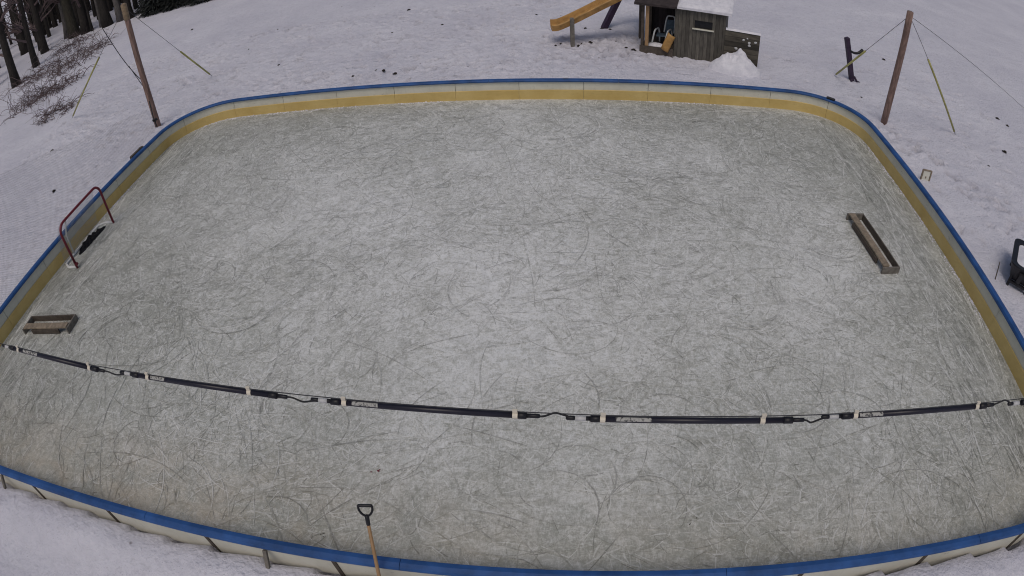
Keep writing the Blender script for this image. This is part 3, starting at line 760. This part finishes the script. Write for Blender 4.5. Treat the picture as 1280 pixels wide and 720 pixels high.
for i in range(13):
    for j in range(5):
        x = 2.74 + 1.13 * i / 12; y = -.09 + .16 * j / 4; vs.append((x, y, 1.212 + (.06 + .02 * noise.noise((x * 5, 2, 3))) * math.sin(math.pi * j / 4)))
mb.add(vs, [(i * 5 + j, i * 5 + 5 + j, i * 5 + 6 + j, i * 5 + 1 + j) for i in range(12) for j in range(4)]); mb.build('snow_cap', M['snow_clean'], sw, smooth=True)
def hx(x, y, z): return A0 + U * x + Nn * y + Vector((0, 0, z))
# chair in the porch
ch = thing('lawn_chair', 'white tube lawn chair with blue grey back inside the playhouse porch', 'chair', hx(.62, .55, .23))
mb = MB()
for s_ in (.40, .82):
    mb.tube(smooth_path([hx(s_ - .08, .20, .235), hx(s_, .22, .72), hx(s_ + .05, .40, .78), hx(s_ + .09, .62, .70), hx(s_ + .12, .66, .235)], 4), .028, 8)
mb.tube(smooth_path([hx(.66, .62, .62), hx(.72, .75, 1.12), hx(.84, .76, 1.18), hx(.98, .76, 1.12), hx(1.0, .62, .62)], 4), .026, 8)
mb.build('chair_frame', M['white_pipe'], ch, smooth=True)
mb = MB(); mb.beam(hx(.84, .66, .58), hx(.84, .74, 1.05), .30, .02, up=Nn); mb.build('backrest', M['blue_fabric'], ch)
mb = MB(); mb.beam(hx(.44, .42, .57), hx(.84, .45, .57), .40, .02); mb.build('seat', M['blue_fabric'], ch)
# yellow plastic seat at the porch front
sd2 = thing('plastic_sled', 'small orange yellow plastic sled propped at the porch edge beside the planks', 'sled', hx(.92, -.12, .3))
mb = MB(); vs = []
for i in range(9):
    for j in range(7):
        u, w = i / 8 * 2 - 1, j / 6 * 2 - 1
        vs.append(hx(.92 + .12 * u + .13 * w * .8, -.19 - .07 * (1 - u * u) + .04 * w, .52 + .27 * w - .07 * u))
mb.add(vs, [(i * 7 + j, (i + 1) * 7 + j, (i + 1) * 7 + j + 1, i * 7 + j + 1) for i in range(8) for j in range(6)]); so = mb.build('sled_shell', M['slide'], sd2, smooth=True)
q = so.modifiers.new('thick', 'SOLIDIFY'); q.thickness = .03
# snow on porch floor and snow pile
def mound(name, c, rx, ry, h, label, lump=.35, seed=0, rz=0, cat='snow pile'):
    mb = MB(); n1_, n2_ = 34, 18; vs = []; c = Vector(c)
    for i in range(n2_ + 1):
        r = i / n2_
        for j in range(n1_):
            a = 2 * math.pi * j / n1_; x, y = math.cos(a) * r * rx, math.sin(a) * r * ry
            xr, yr = x * math.cos(rz) - y * math.sin(rz), x * math.sin(rz) + y * math.cos(rz)
            z = h * (1 - r ** 2) ** .75 * (1 + lump * .6 * noise.noise((x * 2.2, y * 2.2, seed)) + lump * .45 * abs(noise.noise((x * 5.5, y * 5.5, seed + 5))))
            vs.append(c + Vector((xr, yr, z - .05)))
    fs = [(i * n1_ + j, i * n1_ + (j + 1) % n1_, (i + 1) * n1_ + (j + 1) % n1_, (i + 1) * n1_ + j) for i in range(n2_) for j in range(n1_)]
    mb.add(vs, fs); ob = mb.build(name, M['snow_clean'], origin=c, smooth=True); tag(ob, label, cat); return ob
pc = hx(3.15, -.42, 0)
mound('snow_pile', (pc.x, pc.y, 0), .88, .55, .56, 'lumpy heap of shovelled snow against low side wall of the playhouse', .95, 3, RZ)
pc = hx(.5, .22, .235)
mound('snow_patch', pc, .42, .30, .13, 'thin snow drift lying on the porch floor under the lawn chair', .6, 8, RZ, 'snow')

# ------------------------------------------------------------------ tub of snow at the right edge
tb = thing('garden_cart', 'black tub full of snow on dark legs at the right edge outside the boards', 'cart', (10.55, 7.0, 0))
ca = Vector((10.58, 7.02, 0)); ax = Vector((.74, .67, 0)).normalized(); ay = Vector((-ax.y, ax.x, 0))
def ring(hl, hw, z, rr=.2, n=6):
    pts = []
    for sx_, sy_, a0 in ((1, 1, 0), (-1, 1, 90), (-1, -1, 180), (1, -1, 270)):
        for k in range(n + 1):
            a = R(a0 + 90 * k / n); pts.append(ca + ax * (sx_ * (hl - rr) + rr * math.cos(a)) + ay * (sy_ * (hw - rr) + rr * math.sin(a)) + Vector((0, 0, z)))
    return pts
rings = [ring(.44, .26, .16, .12), ring(.58, .34, .56, .18), ring(.63, .39, .58, .2), ring(.63, .39, .55, .2)]
inner = [ring(.49, .25, .565, .14), ring(.44, .21, .42, .12)]
mb = MB(); n = len(rings[0]); seq = inner[::-1] + [rings[1]] if False else [rings[0], rings[3], rings[2], inner[0], inner[1]]
for rg in seq: mb.v += [tuple(q) for q in rg]
for i in range(len(seq) - 1):
    for j in range(n): k = (j + 1) % n; mb.f.append((i * n + j, i * n + k, (i + 1) * n + k, (i + 1) * n + j)); mb.mi.append(0)
mb.f.append(tuple(range(n - 1, -1, -1))); mb.mi.append(0)
mb.build('tub', M['black'], tb, smooth=False)
mb = MB(); vs = ring(.485, .245, .54, .14) + [ca + Vector((0, 0, .60))]; mb.add(vs, [(j, (j + 1) % n, n) for j in range(n)]); mb.build('snow_fill', M['snow_clean'], tb)
mb = MB()
for s_, e_ in ((-.42, -.22), (-.42, .22), (.35, .22), (.35, -.22)):
    mb = MB(); mb.beam(ca + ax * s_ + ay * e_ + Vector((0, 0, .40)), ca + ax * (s_ * 1.12) + ay * (e_ * 1.1) + Vector((0, 0, -.03)), .06, .05); mb.build('leg', M['black'], tb)
mb = MB(); mb.beam(ca - ax * .47 + ay * .25 + Vector((0, 0, .12)), ca - ax * .47 - ay * .25 + Vector((0, 0, .12)), .06, .05)
mb.build('leg_brace', M['black'], tb)
mb = MB(); mb.beam(ca - ax * .62 + ay * .05 + Vector((0, 0, .46)), ca - ax * .52 + ay * .05 + Vector((0, 0, .20)), .10, .08)
mb.build('handle', M['black'], tb)
wh = ca - ax * .30 - ay * .42 + Vector((0, 0, .17)); mb = MB()
mb.tube([wh - ay * .045, wh - ay * .04, wh + ay * .04, wh + ay * .045], [.13, .17, .17, .13], 18); wheel = mb.build('wheel', M['black'], tb, smooth=False)
mb = MB(); mb.tube([wh - ay * .055, wh - ay * .046], .10, 14); mb.build('hub', M['rust'], wheel)
mb = MB(); mb.tube([(9.81, 7.06, -.05), (9.80, 7.10, .2), (9.78, 7.13, .42)], [.014, .013, .009], 6)
tag(mb.build('stick', M['wood_dark'], origin=(9.81, 7.06, 0)), 'thin dark stick poking out of the snow left of the black tub', 'stick')
# cream bracket standing outside the right rail
bk = thing('board_bracket', 'small cream square bracket with dark rim behind the right blue rail', 'bracket', (10.2, 10.85, 0))
bb0 = Vector((10.30, 10.85, .0)); bx = Vector((.8, -.28, 0)).normalized()
mb = MB(); mb.box(bb0 + Vector((0, 0, .10)), (.20, .03, .36), rz=math.atan2(bx.y, bx.x), bev=.006); mb.build('plate', M['cream'], bk)
mb = MB()
for s_ in (-1, 1): mb.box(bb0 + bx * (.125 * s_) + Vector((0, 0, .08)), (.028, .05, .44), rz=math.atan2(bx.y, bx.x))
mb.box(bb0 + Vector((0, 0, .29)), (.22, .05, .028), rz=math.atan2(bx.y, bx.x)); mb.box(bb0 + Vector((0, 0, .10)), (.05, .045, .05), rz=.3)
mb.build('rim', M['wood'], bk)
# scraps on the rail
mb = MB(); c = at_s(S0); c = rw(1.76, HL + .02, .64)
mb.box(c, (.14, .09, .025), rz=YAW, bev=.006); tag(mb.build('snow_lump', M['snow_clean'], origin=c), 'small white lump lying on the far blue rail near its middle', 'snow lump')
mb = MB(); c = rw(9.09, 6.10, .615); mb.box(c, (.26, .09, .06), rz=-.75, bev=.02)
tag(mb.build('cloth_scrap', M['black'], origin=c), 'dark scrap lying on the blue rail at the far right corner', 'scrap')

# ------------------------------------------------------------------ clods of soil on the snow
CL = [(-16.3, 17.2), (-13.7, 13.8), (-16.3, 31.2), (-12.3, 22.1), (-10.3, 24.4), (-3.93, 23.45), (-3.65, 27), (-2.0, 23.85), (-3.89, 19.1), (-7.2, 29.5), (1.7, 24.3), (-9.7, 26.8), (-7.95, 21.3), (17.2, 15.1), (17.3, 14.6), (11.2, 15.8), (14.8, 19.8), (15.2, 12.6), (13.6, 11.7), (3.3, 22.1), (-4.6, 18.8), (-3.2, 18.6), (-3.6, 18.9), (-.9, 18.6), (.1, 18.4), (1.2, 18.5), (2.75, 20.0), (2.9, 20.2), (2.2, 20.3), (2.0, 20.1), (3.2, 20.2), (4.1, 20.4), (4.3, 19.6), (4.5, 19.4), (3.9, 22.1), (4.2, 22.0)]
base_me = []
for k in range(4):
    mb = MB(); vs = []; r_ = random.Random(k)
    for i in range(5):
        for j in range(8):
            ph_ = math.pi / 2 * i / 4; a = 2 * math.pi * j / 8; q = r_.uniform(.75, 1.2)
            vs.append((math.cos(a) * math.cos(ph_) * .09 * q, math.sin(a) * math.cos(ph_) * .055 * q, math.sin(ph_) * .05 * q))
    fs = [(i * 8 + j, i * 8 + (j + 1) % 8, i * 8 + 8 + (j + 1) % 8, i * 8 + 8 + j) for i in range(4) for j in range(8)]
    mb.add(vs, fs); me_ = bpy.data.meshes.new('dirt_clod'); me_.from_pydata(mb.v, [], mb.f); me_.materials.append(M['clod']); base_me.append(me_)
for k, (x, y) in enumerate(CL):
    ob = bpy.data.objects.new('dirt_clod', base_me[k % 4]); COL.objects.link(ob)
    ob.location = (x, y, gz(x, y) - .005); s_ = rnd.uniform(.55, 1.15); ob.scale = (s_, s_, s_); ob.rotation_euler = (0, 0, rnd.uniform(0, 6))
    tag(ob, 'small dark clod of bare soil showing on the snow', 'clod', 'dark clods scattered over the snow')
# specks on the ice
for (x, y, s_, mt, lb) in ((1.95, 3.35, .05, 'clod', 'dark speck of dirt on the ice right of the shovel'), (-1.86, 4.43, .05, 'red', 'faint red scrap frozen on the ice above the shovel'), (-2.5, 3.43, .03, 'clod', 'tiny dark speck on the ice left of the shovel')):
    mb = MB()
    for k in range(4):
        c = Vector((x + rnd.gauss(0, s_), y + rnd.gauss(0, s_ * .7), .01)); r = s_ * rnd.uniform(.15, .4)
        mb.add([c + Vector((math.cos(a) * r, math.sin(a) * r * .6, 0)) for a in (0, 1.2, 2.4, 3.7, 5)] + [c + Vector((0, 0, r * .4))], [(i, (i + 1) % 5, 5) for i in range(5)])
    tag(mb.build('ice_debris', M[mt], origin=(x, y, 0)), lb, 'debris')

# ------------------------------------------------------------------ woods in the far left
def tree_mesh(seed, H_, r0, lean, mat):
    r_ = random.Random(seed); P = []; n = 12
    for i in range(n + 1):
        u = i / n; P.append(Vector((lean * u * H_ + .25 * noise.noise((u * 3, seed, 0)), .25 * noise.noise((u * 3, seed, 5)), u * H_ - .1)))
    t = MB(); t.tube(P, [r0 * (1.25 if i == 0 else 1) * (1 - .8 * i / n) for i in range(n + 1)], 10)
    c = MB()
    for k in range(16):
        u = r_.uniform(.16, .95); b0 = P[int(u * n)]; a = r_.uniform(0, 6.28); L = H_ * r_.uniform(.12, .3) * (1.1 - u * .6)
        up = r_.uniform(.15, .8); q = [b0]
        d = Vector((math.cos(a), math.sin(a), up)).normalized()
        for s_ in range(4): d = (d + Vector((r_.gauss(0, .18), r_.gauss(0, .18), .08))).normalized(); q.append(q[-1] + d * L / 4)
        rb_ = r0 * (1 - u) * .4 + .012
        c.tube(q, [rb_ * (1 - s_ / 4.6) for s_ in range(5)], 5)
        for m_ in range(5):
            s0 = q[r_.randint(1, 4)]; d2 = (d + Vector((r_.gauss(0, .7), r_.gauss(0, .7), r_.gauss(.1, .4)))).normalized()
            c.tube([s0, s0 + d2 * L * .2, s0 + (d2 + Vector((0, 0, .15))) * L * .38], [rb_ * .4 + .006, rb_ * .25 + .004, .004], 4)
    return t, c
def tree(x, y, seed, H_, r0, lean, mat, label, group='bare trees at the edge of the woods'):
    t = thing('bare_tree', label, 'tree', (x, y, 0), group)
    a, c = tree_mesh(seed, H_, r0, lean, mat)
    a.build('trunk', M[mat], None, (0, 0, 0), True).parent = t
    c.build('crown', M['twig'], None, (0, 0, 0)).parent = t
    return t
tree(-34.2, 42.6, 1, 13, .30, .02, 'bark_grey', 'slim grey bare tree left of the thick olive trunk')
tree(-32.9, 42.0, 2, 14, .52, -.02, 'bark_olive', 'thickest olive brown tree trunk at the edge of the woods')
tree(-31.5, 41.8, 3, 13, .42, -.03, 'bark', 'dark leaning trunk just right of the thick olive trunk')
tree(-30.7, 41.6, 4, 12, .12, -.05, 'bark', 'thin dark sapling left of two grey stems at the wood edge')
tree(-29.9, 41.9, 5, 12, .16, -.03, 'bark_grey', 'thin grey stem in the gap between dark trunks')
tree(-29.0, 41.5, 6, 14, .44, -.01, 'bark', 'stout dark trunk left of the pale trunk')
tree(-27.9, 41.9, 7, 14, .32, 0, 'bark_grey', 'pale grey trunk just left of the tall wooden pole')
tree(-26.7, 41.5, 8, 13, .30, .01, 'bark', 'dark trunk right behind the top of the wooden pole')
tree(-24.6, 42.5, 9, 13, .34, .01, 'bark', 'rightmost dark bare trunk beside the low evergreens')
spot = [(-30.5, 31.0, .34), (-31.8, 35.0, .28), (-34.5, 39.5, .35), (-36.5, 41.5, .3), (-38, 36, .4), (-40, 43, .4), (-36, 47, .3), (-33.5, 47, .25), (-31, 46.5, .3), (-28.8, 46, .2), (-27.2, 47, .3), (-25.3, 47.5, .3), (-38.5, 51, .4), (-43, 50, .4), (-45, 57, .45), (-49, 62, .4), (-35, 33.5, .22)]
for k, (x, y, r0) in enumerate(spot):
    tree(x, y, 20 + k, rnd.uniform(11, 15), r0, rnd.uniform(-.04, .04), 'bark', 'bare dark tree deeper in the woods at the far left', 'bare dark trees deeper in the woods')
def spruce(x, y, H_, rad, seed, label):
    t = thing('spruce_tree', label, 'tree', (x, y, 0), 'low dark evergreens along the wood edge'); r_ = random.Random(seed)
    mb = MB(); mb.tube([(0, 0, -.1), (0, 0, H_ * .95)], [rad * .07, .02], 8); mb.build('trunk', M['bark'], None, (0, 0, 0)).parent = t
    c = MB()
    for k in range(3400):
        u = r_.random() ** 1.4; z = H_ * (.03 + .95 * u); rr = rad * (1 - u) ** .85 * (r_.uniform(.45, 1.08)); a = r_.uniform(0, 6.283)
        p = Vector((math.cos(a) * rr, math.sin(a) * rr, z - .16 * rr)); d = Vector((math.cos(a), math.sin(a), -.35 + r_.gauss(0, .2))).normalized()
        s_ = Vector((-math.sin(a), math.cos(a), r_.gauss(0, .3))).normalized(); L = r_.uniform(.10, .26); w = r_.uniform(.03, .08)
        c.add([p - d * L, p + s_ * w, p + d * L, p - s_ * w], [(0, 1, 2, 3)])
    c.build('crown', M['needle'], None, (0, 0, 0)).parent = t
for k, (x, y, h, rr) in enumerate(((-24.0, 41.2, 4.6, 1.6), (-21.9, 41.0, 4.0, 1.6), (-19.8, 40.6, 4.4, 1.7), (-22.9, 43.5, 6.0, 1.9), (-25.8, 43.6, 5.5, 1.6), (-17.8, 40.6, 3.6, 1.5))):
    spruce(x, y, h, rr, 60 + k, ['dark low evergreen nearest the wooden pole top', 'dark evergreen second from the wooden pole top', 'broad dark evergreen third from the wooden pole top', 'taller dark evergreen standing behind the front row', 'dark evergreen between bare trunks behind the pole', 'rightmost low evergreen where the snow meets the top edge'][k])
def bramble(x, y, rad, h, seed, label, n=90):
    r_ = random.Random(seed); mb = MB()
    for k in range(n):
        a = r_.uniform(0, 6.283); rr = rad * math.sqrt(r_.random()); p = Vector((x + math.cos(a) * rr, y + math.sin(a) * rr, 0))
        d = Vector((r_.gauss(0, .6), r_.gauss(0, .6), 1)).normalized(); L = h * r_.uniform(.5, 1.3); q = [p - Vector((0, 0, .05))]
        for s_ in range(6):
            d = (d + Vector((r_.gauss(0, .25), r_.gauss(0, .25), -.22 - .05 * s_))).normalized(); q.append(q[-1] + d * L / 6)
            if q[-1].z < .02: q[-1].z = .02
        mb.tube(q, [.018 - .002 * s_ for s_ in range(7)], 4)
        for m_ in range(3):
            s0 = q[r_.randint(1, 5)]; e = s0 + Vector((r_.gauss(0, .35), r_.gauss(0, .35), r_.gauss(.1, .25))); mb.tube([s0, e], [.010, .004], 3)
    tag(mb.build('bramble_bush', M['twig'], origin=(x, y, 0)), label, 'bush', 'bare bramble bushes below the woods')
for k, (x, y, rr, h, lb) in enumerate(((-19.6, 22.0, 1.0, 1.0, 'nearest small bare bramble at the left edge'), (-22.6, 26.4, 1.4, 1.3, 'second nearest bare bramble along the left edge'), (-25.2, 30.8, 1.7, 1.6, 'wide bare bramble halfway up to the woods'), (-25.4, 33.8, 1.5, 1.4, 'bare bramble with long arching twigs below the trunks'),
        (-28.3, 31.5, 1.8, 1.8, 'bare bramble in the far left behind the wide one'), (-29.5, 37.5, 1.8, 1.6, 'bare bramble at the foot of the thick trunks'), (-24.2, 25.2, 1.6, 1.6, 'bare bramble at the left edge beside the second nearest'))):
    bramble(x, y, rr, h, 90 + k, lb, int(26 + 26 * rr))
# far-off wood closing the view
mb = MB(); r_ = random.Random(5)
for k in range(520):
    a = r_.uniform(R(96), R(152)); d = r_.uniform(58, 100); x, y = math.cos(a) * d, math.sin(a) * d
    if y < 48 and x > -40: continue
    h = r_.uniform(8, 15); l = r_.gauss(0, .04)
    mb.tube([(x, y, -.1), (x + l * h * .5, y, h * .5), (x + l * h, y, h)], [r_.uniform(.15, .4), .12, .03], 5)
    for m_ in range(10):
        z = r_.uniform(.3, h * .9); aa = r_.uniform(0, 6.28); L = r_.uniform(.8, 2.6)
        mb.tube([(x, y, z), (x + math.cos(aa) * L, y + math.sin(aa) * L, z + r_.uniform(0, 1.2))], [.05, .012], 3)
tag(mb.build('woodland', M['bark']), 'dark bare woodland behind the front trees in the far left corner', kind='stuff')

# ------------------------------------------------------------------ light
w = bpy.data.worlds.new('World'); scene.world = w; w.use_nodes = True
nt = w.node_tree; nt.nodes.clear()
ow = nt.nodes.new('ShaderNodeOutputWorld'); bg = nt.nodes.new('ShaderNodeBackground'); sky = nt.nodes.new('ShaderNodeTexSky')
sky.sky_type = 'NISHITA'; sky.sun_disc = False
SUN_EL, SUN_AZ = 62, 196
sky.sun_elevation = R(SUN_EL); sky.sun_rotation = R(SUN_AZ); sky.dust_density = 4; sky.air_density = 1.0; sky.ozone_density = .6
nt.links.new(sky.outputs[0], bg.inputs[0]); bg.inputs[1].default_value = .060
nt.links.new(bg.outputs[0], ow.inputs[0])
sl_ = bpy.data.lights.new('sun', 'SUN'); sl_.energy = .71; sl_.angle = R(28); sl_.color = (1, .93, .85)
so_ = bpy.data.objects.new('sun', sl_); COL.objects.link(so_)
# sun_rotation is measured clockwise from +Y
d = Vector((math.sin(R(SUN_AZ)) * math.cos(R(SUN_EL)), math.cos(R(SUN_AZ)) * math.cos(R(SUN_EL)), math.sin(R(SUN_EL))))
so_.rotation_euler = d.to_track_quat('Z', 'Y').to_euler(); so_.location = (0, -6, 14)

# ------------------------------------------------------------------ camera (real wide-angle lens with barrel distortion)
cam = bpy.data.cameras.new('camera'); co = bpy.data.objects.new('camera', cam); COL.objects.link(co); scene.camera = co
PITCH, ROLL, HC, FPX = .7035, -.0683, 6.654, 782.8
f = Vector((0, math.cos(PITCH), -math.sin(PITCH))); r0 = Vector((1, 0, 0)); u0 = r0.cross(f)
c_, s_ = math.cos(ROLL), math.sin(ROLL)
r_v = c_ * r0 + s_ * u0; u_v = -s_ * r0 + c_ * u0
mw = Matrix((r_v, u_v, -f)).transposed().to_4x4(); mw.translation = (0, 0, HC); co.matrix_world = mw
cam.type = 'PANO'; cam.sensor_width = 36; cam.sensor_fit = 'HORIZONTAL'
cam.panorama_type = 'FISHEYE_EQUISOLID'; cam.fisheye_lens = FPX / 1280 * 36; cam.fisheye_fov = R(180)
cam.clip_start = .05; cam.clip_end = 3000

scene.render.engine = 'CYCLES'
scene.cycles.use_denoising = True; scene.cycles.filter_width = 1.05
scene.cycles.max_bounces = 6; scene.cycles.transparent_max_bounces = 12
scene.view_settings.view_transform = 'Standard'; scene.view_settings.look = 'None'; scene.view_settings.exposure = 0; scene.view_settings.gamma = 1
for o in ALL:
    if '_o' in o: del o['_o']
